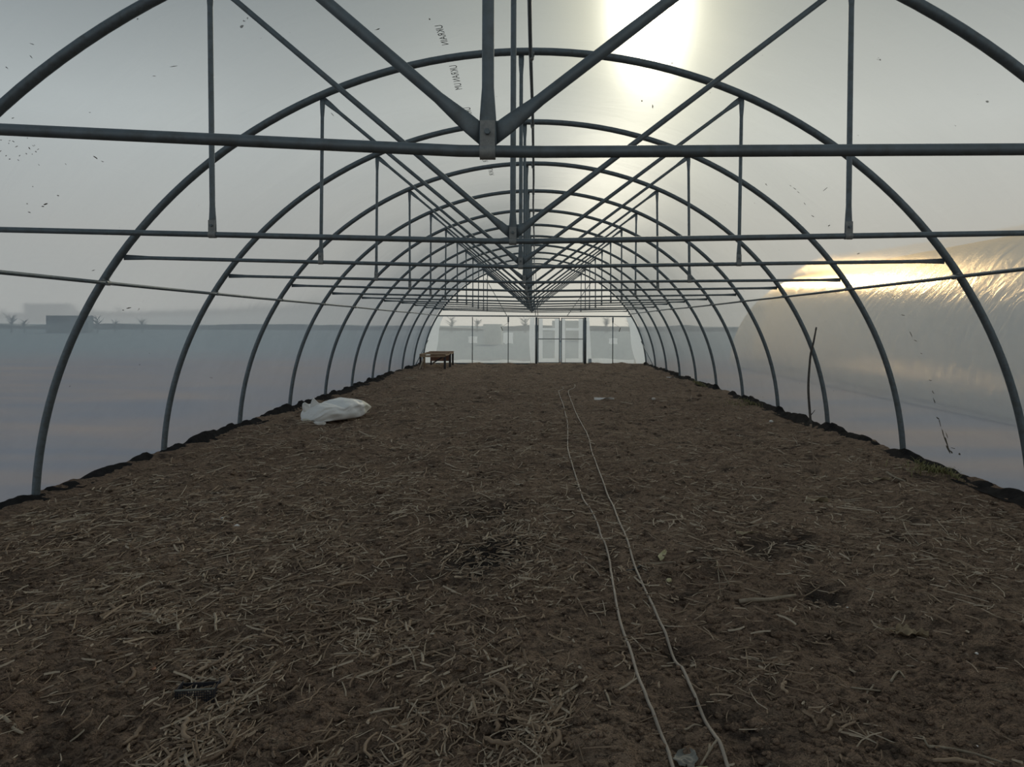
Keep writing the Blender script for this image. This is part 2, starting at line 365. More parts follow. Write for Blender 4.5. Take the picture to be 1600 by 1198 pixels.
# film skin in three sheets
def skin(name, ta, tb, n, mat):
    yy = [-3.2] + [Y0+SP*k*0.25-0.001 for k in range(0, 49)]
    vs = []; fs = []
    for j, y in enumerate(yy):
        ph = ((y-Y0)/SP) % 1.0
        sag = -0.012*math.sin(PI*ph)**2
        for i in range(n+1):
            p = ell(ta+(tb-ta)*i/n, 0.046+sag); vs.append((p.x, y, p.z))
    for j in range(len(yy)-1):
        for i in range(n):
            a = j*(n+1)+i; fs.append((a, a+1, a+n+2, a+n+1))
    return struct(link(name, mesh(name, vs, fs), mat))
TR = math.acos(3.50/EA)
ceil = skin('ceiling', TR, PI-TR, 80, FILM); ceil['label'] = 'clear plastic film stretched over the hoops'
skin('wall_right', TH0-0.02, TR, 30, FILM); skin('wall_left', PI-TR, PI-TH0+0.02, 30, FILM)

# prints on the film (mirrored, seen through from below)
def film_hit(px, py):
    d = ray(px, py); lo = 0.1
    for k in range(4000):
        lo += 0.005; p = EYE + d*lo
        if ((p.x-XC)/(EA+.03))**2 + ((p.z-Z0)/(EB+.03))**2 >= 1: return p
def film_print(txt, a, b, hgt):
    A, B = film_hit(*a), film_hit(*b); cu = bpy.data.curves.new('print', 'FONT'); cu.body = txt; cu.size = 1.0
    to = bpy.data.objects.new('print', cu); COL.objects.link(to); dg = bpy.context.evaluated_depsgraph_get()
    me = bpy.data.meshes.new_from_object(to.evaluated_get(dg)); bpy.data.objects.remove(to)
    co = np.empty(len(me.vertices)*3); me.vertices.foreach_get('co', co); co = co.reshape(-1, 3)
    w = co[:, 0].max(); L = (B-A).length; t = (B-A).normalized()
    mid_ = (A+B)/2; nrm = Vector(((mid_.x-XC)/EA**2, 0, (mid_.z-Z0)/EB**2)).normalized()
    s = nrm.cross(t).normalized()
    for v, c in zip(me.vertices, co):
        v.co = A + t*(c[0]/w*L) + s*(c[1]*hgt) - nrm*0.006
    o_ = link('film_print', me, PRINT, ceil, smooth=False); o_['label'] = 'grey printed lettering on the film'
film_print('UKRAIN', (690, 37), (701, 68), 0.085)
film_print('UKRAN UM', (713, 100), (722, 138), 0.10)
film_print('UKRAN', (734, 166), (741, 188), 0.11)
film_print('UKR', (757, 243), (763, 252), 0.10)
film_print('UKR', (769, 262), (772, 273), 0.10)

# dried mud splashed on the sheet
MUD = plain('dried_mud', (0.07, 0.06, 0.045), (0.17, 0.15, 0.12), 60, 0.95, 0.2, 0.002)
def mud(name, parent, spots, seed):
    R2 = random.Random(seed); vs, fs = [], []
    for px, py, lx, ly, ang in spots:
        n_ = 9; b = len(vs); c_, s_ = math.cos(ang), math.sin(ang)
        for k in range(n_):
            a = 2*PI*k/n_; q = R2.uniform(.45, 1.1); u, v = math.cos(a)*lx*q, math.sin(a)*ly*q
            p = film_hit(px+u*c_-v*s_, py+u*s_+v*c_); nrm = Vector(((p.x-XC)/EA**2, 0, (p.z-Z0)/EB**2)).normalized(); vs.append(p-nrm*0.004)
        fs.append(tuple(range(b, b+n_)))
    link(name, mesh(name, vs, fs), MUD, parent, False)
R2 = random.Random(8)
mud('mud_specks', ceil, [(R2.gauss(40, 28), R2.gauss(235, 22), R2.uniform(1, 3.2), R2.uniform(.4, 1.1), R2.uniform(-.6, 1.0)) for _ in range(26)] + [(148, 245, 5, 1.2, .6), (160, 252, 3, .8, .3), (71, 318, 5, 1.6, -.3), (66, 322, 3, 1, 0), (45, 331, 3, .8, .3), (90, 305, 3, .8, .2), (270, 103, 7, .6, -.15), (240, 118, 4, .6, 0), (590, 45, 6, .9, -.3), (671, 29, 1.5, 1.5, 0), (519, 178, 4, .7, .8), (1003, 157, 1.2, 2, 0), (1020, 166, .9, 4, 0),
     (1290, 295, 5, .6, -.7), (1296, 352, 3, .8, -.5), (1270, 337, 4, .6, .6), (1248, 300, 3, .5, .6), (1242, 294, 3, .5, .6), (1236, 290, 2, .5, .6), (1258, 318, 3, .5, 1), (10, 105, 4, .8, .7), (50, 68, 5, .7, .3), (48, 88, 4, .7, .9), (22, 157, 3, .6, 0), (140, 175, 2, .6, 0)], 3)
WR = bpy.data.objects['wall_right']; WL = bpy.data.objects['wall_left']
mud('mud_smear', WR, [(1466, 653, 3, 1.2, .7), (1469, 660, 8, 1.0, 1.3), (1474, 676, 10, 1.2, 1.25), (1479, 690, 12, 1.6, 1.25), (1483, 702, 9, 2.0, 1.1), (1487, 706, 5, 1.5, .9), (1480, 680, 8, .7, 1.2), (1458, 612, 4, 1, 1), (1460, 625, 5, .8, 1.2), (1454, 594, 3, .7, .2), (1440, 552, 3, .6, .3), (1424, 522, 7, .7, 1.1), (1431, 532, 4, .6, .5), (1411, 492, 4, .6, .2), (1396, 462, 4, .5, .3), (1341, 396, 3, .6, -.3), (1500, 709, 2, 2, 0), (1490, 700, 4, .7, .2)], 5)
mud('mud_smear', WL, [(200, 481, 5, 1.0, -.25), (192, 484, 2, .8, 0), (145, 422, 3, .6, -.2), (330, 590, 3, .5, .2)], 6)

# black skirt of ground sheet along each wall
def skirt(name, sgn):
    vs = []; fs = []; N = 520; R_ = random.Random(5 if sgn > 0 else 9)
    prof = [(-0.16, -0.03), (-0.10, 0.02), (-0.05, 0.7), (0.0, 1.0), (0.05, 0.85), (0.09, -0.05)]
    for j in range(N+1):
        y = 0.4 + (YEND-0.45)*j/N
        nn = float(vnoise(np.array([y*1.9+sgn*7]), np.array([3.3]))[0])+0.55*float(vnoise(np.array([y*5.3]), np.array([9.1+sgn]))[0])+0.3*float(vnoise(np.array([y*13]), np.array([1.1+sgn]))[0])
        hh = max(0.012, 0.055+0.12*nn); ins = 0.03*float(vnoise(np.array([y*2.2]), np.array([sgn*4.0]))[0])
        for k, (dx, hz) in enumerate(prof):
            x = XC + sgn*(EA-0.035+dx*1.0+ins) if k < 5 else XC+sgn*(EA+0.03)
            xx = min(abs(x-XC), xhoop(max(0, hh*hz)) + 0.035)
            vs.append((XC+sgn*xx, y, (H(x, y) if k < 2 else 0)*0.5 + hh*hz + (0.004*R_.random())))
    n = len(prof)
    for j in range(N):
        for k in range(n-1): fs.append((j*n+k, j*n+k+1, (j+1)*n+k+1, (j+1)*n+k))
    return struct(link(name, mesh(name, vs, fs), SKIRT), 'black ground sheet edge bunched along the foot of the film')
skirt('baseboard_left', -1); skirt('baseboard_right', 1)

# ------------------------------------------------------------------ hoop trusses
ORD = ['first', 'second', 'third', 'fourth', 'fifth', 'sixth', 'seventh', 'eighth', 'ninth', 'tenth', 'eleventh', 'twelfth', 'thirteenth']
def hoop_tube(parent):
    m_ = MB(); pts = [ell(TH0-0.02+(PI-2*TH0+0.04)*i/90) for i in range(91)]
    m_.tube(pts, 0.033, 12); return m_.build('hoop', STEEL, parent)
def flat_bar(a, b, r, fa=True, fb=True, hint=Vector((0, 1, 0)), wide=1.45, sag=None):
    a, b = Vector(a), Vector(b); L = (b-a).length; fl = []; pts = []
    ts = [0, 0.05/L, 0.09/L, 0.17/L, 0.3, 0.5, 0.7, 1-0.17/L, 1-0.09/L, 1-0.05/L, 1]
    for t in ts:
        p = a.lerp(b, t); pts.append(p)
        ea = min(1, max(0, (t*L-0.07)/0.09)) if fa else 1; eb = min(1, max(0, ((1-t)*L-0.07)/0.09)) if fb else 1
        k = min(ea, eb); fl.append((wide+(1-wide)*k, 0.28+0.72*k))
    return MB().tube(pts, r, 12, hint, fl)
def truss(n):
    y = Y0+SP*n; R_ = random.Random(n*13+1)
    q = {0: '', 1: '', 2: ''}
    t = thing('hoop_truss', f'grey galvanised roof hoop with tie bar and V braces, {ORD[n]} in line towards the doors', 'greenhouse frame', (0, y, 0), 'hoop trusses along the tunnel')
    hoop_tube(t)
    zl, zm, zr = 2.105+R_.uniform(-.02, .02), 2.03+R_.uniform(-.012, .012), 2.10+R_.uniform(-.02, .02)
    xl, xr = -3.6, 3.58
    if n == 0: zl, zm, zr = 2.155, 2.003, 2.035
    if n == 1: zl, zm, zr = 2.085, 2.015, 2.09
    if n == 2: zl, zm, zr = 2.118, 2.045, 2.11
    xl, xr = XC-xhoop(zl)+0.045, XC+xhoop(zr)-0.045
    xm = -0.13; r = 0.0165
    # tie bar, bent slightly at the middle
    pts, fl = [], []
    for k in range(33):
        u = k/32; x = xl+(xr-xl)*u
        base = zl+(zm-zl)*((x-xl)/(xm-xl)) if x < xm else zm+(zr-zm)*((x-xm)/(xr-xm))
        d = min(x-xl, xr-x); kk = min(1, max(0, (d-0.06)/0.14)); fl.append((1.5+(1-1.5)*kk, 0.3+0.7*kk)); pts.append((x, 0, base))
    MB().tube(pts, r, 12, Vector((0, 1, 0)), fl).build('tie_bar', STEEL, t)
    tie = lambda x: zl+(zm-zl)*((x-xl)/(xm-xl)) if x < xm else zm+(zr-zm)*((x-xm)/(xr-xm))
    # posts
    xs = [XC-1.86, xm, XC+1.83]
    for i, x in enumerate(xs):
        lean = R_.uniform(-.02, .02) if i != 1 else 0.0
        p = flat_bar((x+lean, 0, tie(x)+0.005), (x, 0, zhoop(x)-0.03), 0.0155 if i != 1 else 0.0165); o_ = p.build('post', STEEL, t)
        c = MB(); zz = tie(x+lean)
        c.tube([(x+lean-0.021, 0, zz), (x+lean+0.021, 0, zz)], 0.0205, 14)
        c.box((x+lean, -0.012, zz+0.045), (0.040, 0.007, 0.075))
        cb = c.build('clamp', CLAMP, t); sharp(cb)
        bo = MB(); bo.tube([(x+lean, -0.016, zz+0.05), (x+lean, -0.030, zz+0.05)], 0.008, 6, Vector((0, 0, 1))); sharp(bo.build('bolt', STEEL, cb))
    for s_, x in ((-1, xs[0]), (1, xs[2])):
        a = (x-s_*0.012, 0.0, zhoop(x)-0.045); b = (xm+s_*0.006, 0.008, zm+0.040)
        flat_bar(a, b, 0.0165, wide=1.5).build('diagonal_brace', STEEL, t)
    return t
for n in range(NH): truss(n)

# ------------------------------------------------------------------ purlins
def purlin(name, label, x, z, nrm, y_start, wob=0.0):
    t = thing(name, label, 'purlin', (x, 0, z))
    pts = []
    for k in range(121):
        y = y_start + (YEND-0.06-y_start)*k/120
        pts.append((wob*float(vnoise(np.array([y*0.35]), np.array([x]))[0]), y, wob*0.7*float(vnoise(np.array([y*0.4+9]), np.array([x]))[0])))
    MB().tube(pts, 0.0165, 10, Vector((0, 0, 1))).build('pipe', STEEL, t)
    for n in range(NH):
        y = Y0+SP*n; c = MB(); w = Vector(nrm); s = Vector((0, 1, 0)).cross(w)
        # cross clamp: a band round the hoop, a band round the purlin and a bolt with a wing
        c.tube([(0, y-0.03, 0), (0, y+0.03, 0)], 0.022, 10, Vector((0, 0, 1)))
        c.box(Vector((0, y, 0))+w*0.028, (0.05, 0.075, 0.02), Matrix((s, Vector((0, 1, 0)), w)).transposed())
        c.tube([Vector((0, y-0.045, 0))-w*0.03, Vector((0, y-0.045, 0))+w*0.045], 0.006, 6)
        c.tube([Vector((0, y+0.045, 0))-w*0.03, Vector((0, y+0.045, 0))+w*0.045], 0.006, 6)
        sharp(c.build('clamp', CLAMP, t))
    return t
zp = 1.90
def side_n(s): 
    x = s*(xhoop(zp)); return Vector((x/EA**2, 0, (zp-Z0)/EB**2)).normalized()
purlin('side_purlin', 'thin steel purlin running along the bluish wall on the field side', XC-xhoop(zp)+0.045, zp-0.01, side_n(-1), -2.5, 0.02)
purlin('side_purlin', 'thin steel purlin running along the wall with the glowing sun reflections', XC+xhoop(zp+.08)-0.045, zp+0.07, side_n(1), -2.5, 0.03)
purlin('ridge_purlin', 'thin steel purlin running along the ridge under the hoops', XC-0.02, Z0+EB-0.052, Vector((0, 0, 1)), -2.5, 0.02)

# last-bay corner braces
for s_, lab in ((-1, 'slanting thin brace tube in the corner behind the wooden bench'), (1, 'slanting thin brace tube in the end corner away from the bench')):
    a = Vector((XC+s_*(EA-0.06), Y0+SP*11+0.06, 0.03)); zb = 0.9; b = Vector((XC+s_*(xhoop(zb)-0.06), Y0+SP*12-0.045, zb))
    tag(MB().tube([a, b], 0.014, 8, Vector((0, 0, 1))).build('corner_brace', STEEL), lab, 'brace')

# ------------------------------------------------------------------ end wall with doors
XJ = [-2.465, -1.054, 0.055, 1.97, 3.06]; ZH = 1.875
def end_sheet(name, x0, x1, z0, z1, mat, nx=24, nz=10, clip=True, parent=None, y=YEND):
    vs, fs = [], []
    for j in range(nz+1):
        for i in range(nx+1):
            z = z0+(z1-z0)*j/nz; x = x0+(x1-x0)*i/nx
            if clip:
                xh = xhoop(z)+0.03; x = max(XC-xh, min(XC+xh, x))
            vs.append((x, y + 0.012*math.sin(x*5+z*3), z))
    for j in range(nz):
        for i in range(nx): a = j*(nx+1)+i; fs.append((a, a+1, a+nx+2, a+nx+1))
    o_ = link(name, mesh(name, vs, fs), mat, parent); return o_
wb = struct(end_sheet('wall_back', XC-4.43, 0.02, -0.02, ZH, FILM_END, 30, 14), 'clear film end wall with steel frame')
end_sheet('film_panel', 2.02, XC+4.43, -0.02, ZH, FILM_END, 20, 14, parent=wb)
# gable above the header
gv, gf = [], []
for j in range(25):
    z = ZH + (Z0+EB+0.03-ZH)*j/24; xh = EA*math.sqrt(max(0, 1-((z-Z0)/(EB+0.03))**2))+0.03*(j < 24)
    for i in range(31): gv.append((XC-xh+2*xh*i/30, YEND, z))
for j in range(24):
    for i in range(30): a = j*31+i; gf.append((a, a+1, a+32, a+31))
link('gable_film', mesh('gable_film', gv, gf), FILM_END, wb)
# frame bars
fr = thing('end_frame', 'steel frame of header and uprights carrying the end film and doors', 'frame', (0, YEND-0.05, 0))
xh = xhoop(ZH)-0.03
b_ = MB().beam((XC-xh, 0, ZH), (XC+xh, 0, ZH), 0.045, 0.05).build('header', STEEL, fr); bevel(b_)
for x, w in ((XJ[0], 0.03), (XJ[1], 0.03), (XJ[2], 0.085), (XJ[3], 0.095), (XJ[4], 0.03)):
    MB().box((x, 0, (ZH-0.03)/2-0.02), (w, 0.05, ZH-0.01)).build('upright', STEEL, fr)
for x in (XJ[1], XJ[4]):
    MB().tube([(x, -0.02, ZH-0.03), (x, -0.02, ZH-0.24)], 0.03, 8).build('sleeve', STEEL, fr)
for x in (0.02, 0.11): MB().tube([(x, 0, ZH+0.03), (x-0.06, 0, 2.7), (x-0.1, 0, zhoop(0)-0.04)], 0.012, 8).build('gable_post', STEEL, fr)
for a, b in (((-1.95, 0, 3.35), (-1.12, 0, ZH+0.03)), ((2.25, 0, 3.28), (1.27, 0, ZH+0.03))):
    MB().tube([a, b], 0.012, 8).build('gable_brace', STEEL, fr)
MB().beam((XC-EA+0.1, 0, -0.0), (0.0, 0, -0.0), 0.05, 0.05).build('sill', STEEL, fr)
MB().beam((2.03, 0, -0.0), (XC+EA-0.1, 0, -0.0), 0.05, 0.05).build('sill', STEEL, fr)
# door leaves
for k, (xa, xb) in enumerate(((0.11, 0.975), (1.025, 1.915))):
    d = MB(); 
    for x in (xa+0.016, xb-0.016): d.box((x, YEND-0.05, ZH/2-0.01), (0.03, 0.035, ZH-0.09))
    for z, hh in ((0.045, 0.03), (0.98, 0.028), (ZH-0.075, 0.03)): d.box(((xa+xb)/2, YEND-0.05, z), (xb-xa-0.06, 0.033, hh))
    dr = struct(d.build(f'door_{k+1}', STEEL, None, False), ('film covered steel door leaf hinged on the post near the tunnel centre', 'film covered steel door leaf hinged on the wider post')[k])
    end_sheet('door_film', xa, xb, 0.03, ZH-0.06, FILM_END, 6, 10, False, dr, YEND-0.025)
    # doubled film along leaf edges
    for (u0, u1, z0, z1) in ((xa+0.03, xa+0.19-0.03*k, 0.05, ZH-0.1), (xb-0.20, xb-0.03, 0.05, ZH-0.1), (xa+0.19, xb-0.20, 0.05, 0.22), (xa+0.19, xb-0.20, ZH-0.56, ZH-0.46)):
        end_sheet('film_overlap', u0, u1, z0, z1, FILM_MILK, 3, 8, False, dr, YEND-0.035)
# doubled film borders and patches on the end wall
def border(pts, w, taper=1.0):
    vs, fs = [], []
    for i, p in enumerate(pts):
        a_, b_2 = p; vs += [(a_[0], YEND-0.02, a_[1]), (b_2[0], YEND-0.02, b_2[1])]
    for i in range(len(pts)-1): fs.append((2*i, 2*i+1, 2*i+3, 2*i+2))
    link('film_overlap', mesh('film_overlap', vs, fs), FILM_MILK, wb)
for s_ in (-1, 1):
    border([((XC+s_*(xhoop(z)+0.02), z), (XC+s_*(xhoop(z)-0.36-0.12*math.sin(z*2.5)), z)) for z in [0.02+1.82*k/14 for k in range(15)]], 0.3)
def strip(x0, x1, f0, f1, n=14):
    border([((x0+(x1-x0)*k/n, f0(x0+(x1-x0)*k/n)), (x0+(x1-x0)*k/n, f1(x0+(x1-x0)*k/n))) for k in range(n+1)], 0.1)
strip(-3.95, -0.18, lambda x: 0.03, lambda x: 0.13+0.03*math.sin(x*4)); strip(2.10, 3.9, lambda x: 0.03, lambda x: 0.20+0.03*math.sin(x*3))
border([((-0.01, z), (-0.16-0.07*max(0, math.sin(z*1.5)), z)) for z in [0.03+1.8*k/10 for k in range(11)]], 0.1)
border([((2.04, z), (2.24-0.06*z, z)) for z in [0.03+1.8*k/10 for k in range(11)]], 0.1)
for (x0, x1, z0, z1) in ((-2.63, -2.27, 0.80, 1.08), (-1.27, -0.86, 0.78, 1.24), (2.90, 3.25, 0.78, 1.03)):
    pts_ = [(x0+(x1-x0)*u, z0+(z1-z0)*v) for u, v in ((0.0, 0.1), (0.3, 0.0), (0.6, 0.06), (1, 0.02), (0.97, 0.5), (1, 0.95), (0.5, 1.0), (0.02, 0.93), (0.04, 0.5))]
    me = mesh('film_patch', [(x, YEND-0.03, z) for x, z in pts_], [tuple(range(len(pts_)))]); link('film_patch', me, FILM_MILK, wb)
# little latch rods hanging on strings beside two uprights
for x, sx_, lab in ((XJ[1], -1, 'small dark rod hanging on a string from the upright by the larger film patch'), (XJ[4], 1, 'small dark rod hanging on a string from the upright nearest the sunlit corner')):
    t = thing('hanging_rod', lab, 'rod', (x, YEND-0.11, 1.62))
    MB().tube([(0, 0, 0), (sx_*0.10, 0, -0.07), (sx_*0.26, 0, -0.17)], 0.004, 5).build('string', BARK, t)
    MB().tube([(sx_*0.28, 0, -0.16), (sx_*0.25+(0.0 if sx_ > 0 else 0.03), 0, -0.32)] if sx_ < 0 else [(0.30, 0, -0.18), (0.24, 0, -0.34)], 0.013, 6).build('rod', BARK, t)

# ------------------------------------------------------------------ wooden bench frame by the far corner
def bench():
    t = thing('wooden_bench', 'low wooden slatted bench frame by the far corner of the field side wall', 'bench', (-3.55, 26.0, 0))
    Lx, Rx, Fy, By, Zt = -0.40, 0.44, -1.15, 1.25, 0.50
    def g(x, y): return H(-3.55+x, 26.0+y)-0.01
    for x, y, w, mt in ((Lx, Fy, 0.07, WOOD_DARK), (Rx, Fy, 0.075, WOOD_DARK), (Rx+0.03, 0.1, 0.08, WOOD_DARK), (Rx, By, 0.07, WOOD_DARK), (Lx+0.02, By, 0.06, WOOD_DARK), (Lx+0.12, Fy+0.1, 0.06, WOOD)):
        bevel(MB().beam((x, y, g(x, y)), (x, y, Zt-0.02), w, w*0.7).build('leg', mt, t, False), 0.004)
    for x in (Lx, Rx): bevel(MB().beam((x, Fy-0.05, Zt-0.03), (x, By+0.05, Zt-0.03), 0.06, 0.06).build('side_rail', WOOD, t, False), 0.004)
    for k, (y, w, mt) in enumerate(((Fy, 0.20, WOOD), (Fy+0.42, 0.12, WOOD), (Fy+0.95, 0.12, WOOD_RED), (Fy+1.5, 0.13, WOOD), (By-0.35, 0.16, WOOD_RED), (By, 0.18, WOOD))):
        bevel(MB().beam((Lx-0.02, y, Zt+0.012), (Rx+0.04, y, Zt+0.012+0.004*(k % 2)), w, 0.022).build('slat', mt, t, False), 0.003)
    MB().beam((Lx, Fy-0.045, Zt-0.06), (Rx+0.02, Fy-0.045, Zt-0.05), 0.02, 0.07).build('front_rail', WOOD, t, False)
    MB().beam((Lx+0.12, Fy-0.08, 0.36), (Lx-0.0, Fy-0.22, 0.01+g(Lx, Fy-.2)), 0.06, 0.025).build('leaning_board', PALE_WOOD, t, False)
    MB().beam((Rx-0.05, Fy+0.03, 0.43), (0.02, Fy+0.05, 0.20), 0.03, 0.045).build('brace', WOOD_DARK, t, False)
    MB().beam((Lx, Fy+0.05, 0.11), (Rx, Fy+0.05, 0.10), 0.03, 0.05).build('stretcher', WOOD, t, False)
    MB().beam((0.05, Fy+0.02, 0.20), (Rx-0.1, Fy-0.02, 0.06), 0.03, 0.04).build('brace', WOOD, t, False)
    MB().box((0.02, 0.9, 0.30), (0.75, 0.03, 0.26)).build('back_board', WOOD_RED, t, False)
PALE_WOOD = plain('pale_timber', (0.38, 0.31, 0.23), (0.50, 0.42, 0.33), 6, 0.85, 0.3, 0.004)
bench()

# ------------------------------------------------------------------ white sack
def sack():
    A = at(478, 660); B = at(580, 646); L = (B-A).length; ax = (B-A).normalized(); sd_ = Vector((ax.y, -ax.x, 0))   # to the viewer's right
    t = thing('plastic_sack', 'large white plastic sack lying on the soil near the field side wall', 'sack', tuple(A))
    U, V = 64, 40
    prof = [(0, 0.10, 0.05), (0.05, 0.22, 0.16), (0.12, 0.27, 0.26), (0.22, 0.31, 0.27), (0.32, 0.34, 0.25), (0.45, 0.36, 0.30), (0.58, 0.33, 0.31), (0.70, 0.26, 0.27), (0.80, 0.18, 0.21), (0.90, 0.09, 0.12), (1.0, 0.008, 0.015)]
    pu = [p[0] for p in prof]
    vs, fs = [], []
    for i in range(U+1):
        u = i/U; w = np.interp(u, pu, [p[1] for p in prof]); h = np.interp(u, pu, [p[2] for p in prof])
        tip = 0.10*max(0, (u-0.65)/0.35)
        for j in range(V):
            a = 2*PI*j/V; cx_, sz = math.cos(a), math.sin(a)
            fold = 1+0.05*math.sin(9*a+u*7)+0.035*math.sin(17*a-u*19)*(1 if u > .25 else 2)+0.03*math.sin(5*a+u*30)
            x = abs(cx_)**0.85*math.copysign(1, cx_)*w*fold
            z = (0.45*h*(1+abs(sz)**0.8*math.copysign(1, sz)*1.22*(fold if sz > 0 else 1)))
            if sz < -0.3: z = max(z*0.25, 0.0)
            if abs(u-0.36) < 0.06 and sz > 0: z *= 1-0.13*(1-abs(u-0.36)/0.06)
            p = ax*(u*L) + sd_*x + Vector((0, 0, z+tip+0.008)); vs.append(p)
    for i in range(U):
        for j in range(V): fs.append((i*V+j, i*V+(j+1) % V, (i+1)*V+(j+1) % V, (i+1)*V+j))
    fs += [tuple(range(V))[::-1], tuple(U*V+j for j in range(V))]
    o_ = link('sack_body', mesh('sack_body', vs, fs), [SACK, SACK_Y], t)
    for k, pl in enumerate(o_.data.polygons): pl.material_index = 1 if (k//V) > U*0.72 and pl.center.dot(ax) > 0 else 0
    sm = o_.modifiers.new('s', 'SUBSURF'); sm.levels = 1; sm.render_levels = 1
    # gathered open mouth: two ears of loose film standing up
    def ear(name, base, pts, thick=0.02):
        vs_, fs_ = [], []
        for k, (dx, dz, wd) in enumerate(pts):
            c = base + Vector((dx, 0, dz))
            for q, off in enumerate((-1, -0.4, 0.3, 1)):
                rr = 0.018*math.sin(k*1.7+q*2.1)
                vs_.append(c + Vector((off*wd, rr+0.05*abs(off)*0.5, 0)))
        for k in range(len(pts)-1):
            for q in range(3): a = k*4+q; fs_.append((a, a+1, a+5, a+4))
        e_ = link(name, mesh(name, vs_, fs_), SACK, t)
        so = e_.modifiers.new('t', 'SOLIDIFY'); so.thickness = thick; ss = e_.modifiers.new('s', 'SUBSURF'); ss.levels = 2; ss.render_levels = 2
    ear('sack_mouth', Vector((0.11, 0.10, 0.0)), [(0.03, 0.10, 0.15), (0.02, 0.20, 0.13), (-0.01, 0.29, 0.07), (-0.03, 0.355, 0.022), (-0.035, 0.375, 0.006)])
    ear('sack_mouth', Vector((0.0, 0.10, 0.0)), [(0.04, 0.05, 0.10), (-0.0, 0.14, 0.10), (-0.035, 0.22, 0.075), (-0.055, 0.285, 0.045), (-0.06, 0.30, 0.02)], 0.03)
    ear('sack_mouth', Vector((0.30, -0.33, 0.0)), [(0.0, 0.06, 0.10), (0.01, 0.03, 0.09), (0.02, 0.008, 0.07)], 0.01)
sack()

# ------------------------------------------------------------------ hoses
def smooth_path(P, per=6):
    out_ = []
    for i in range(len(P)-1):
        p0, p1, p2, p3 = P[max(i-1, 0)], P[i], P[i+1], P[min(i+2, len(P)-1)]
        for k in range(per):
            t = k/per; out_.append(0.5*((2*p1)+(p2-p0)*t+(2*p0-5*p1+4*p2-p3)*t*t+(3*p1-p0-3*p2+p3)*t**3))
    return out_+[P[-1]]
def hose(pts, label):
    P = [at(x, y) for x, y in pts]; d = (P[-1]-P[-2]).normalized(); P.append(P[-1]+d*0.5); P.append(P[-1]+d*0.7)
    P = smooth_path(P, 8); zz = []
    hs = [H(p.x, p.y) for p in P]
    for i, p in enumerate(P):
        lo = max(0, i-2); hi = min(len(P), i+3); p.z = max(sum(hs[lo:hi])/(hi-lo), hs[i]-0.004)+0.009
    tag(MB().tube(P, 0.0074, 8, Vector((0, 0, 1))).build('irrigation_hose', HOSE), label, 'hose', 'pair of hoses on the soil')
hose([(878, 604), (880, 608), (873, 612), (878, 626), (884, 648), (887, 667), (887, 695), (889, 712), (896, 735), (902, 750), (910, 776), (928, 806), (940, 836), (951, 862), (956, 900), (962, 937), (971, 978), (985, 1019), (1000, 1068), (1018, 1113), (1041, 1158), (1054, 1198)], 'thin grey-brown hose passing to the left of the film scrap')
hose([(898, 601), (898, 607), (889, 612), (889, 617), (895, 632), (903, 651), (913, 671), (919, 682), (925, 705), (931, 720), (941, 750), (958, 791), (977, 836), (992, 881), (1011, 926), (1033, 971), (1052, 1012), (1074, 1060), (1097, 1109), (1119, 1150), (1140, 1198)], 'thin grey-brown hose passing to the right of the film scrap')

# ------------------------------------------------------------------ upright stick
def stick():
    Yb = at(1273, 737).y; y0 = Yb
    pts = [atY(x, y, Yb) for x, y in ((1274, 742), (1271, 715), (1268, 690), (1267, 662), (1265, 640), (1263, 605), (1265, 570), (1267, 552), (1271, 535), (1275, 514))]
    rad = [0.007, 0.008, 0.009, 0.0125, 0.0135, 0.0130, 0.0120, 0.0120, 0.0105, 0.008]
    t = thing('upright_stick', 'tall thin bent stick standing in the soil before the sunlit wall', 'stick', (pts[0].x, Yb, 0))
    L_ = [p-Vector((pts[0].x, Yb, 0)) for p in pts]
    Pa = smooth_path(L_[3:], 5); n_ = len(Pa)
    MB().tube(Pa, list(np.interp(np.linspace(0, 1, n_), np.linspace(0, 1, 7), rad[3:])), 8).build('bark_shaft', BARK, t)
    Pb = smooth_path(L_[:4], 5); MB().tube(Pb, list(np.interp(np.linspace(0, 1, len(Pb)), np.linspace(0, 1, 4), rad[:4])), 8).build('peeled_foot', PEELED, t)
    b = atY(1267, 648, Yb)-Vector((pts[0].x, Yb, 0))
    MB().tube([b, b+Vector((0.02, 0, 0.02)), b+Vector((0.042, 0, 0.05))], [0.006, 0.004, 0.003], 6).build('twig', BARK, t)
    tp = L_[-1]; MB().tube([tp-Vector((0.002, 0, 0.01)), tp+Vector((0.004, 0, 0.02))], [0.011, 0.008], 8).build('stub', BARK, t)
stick()

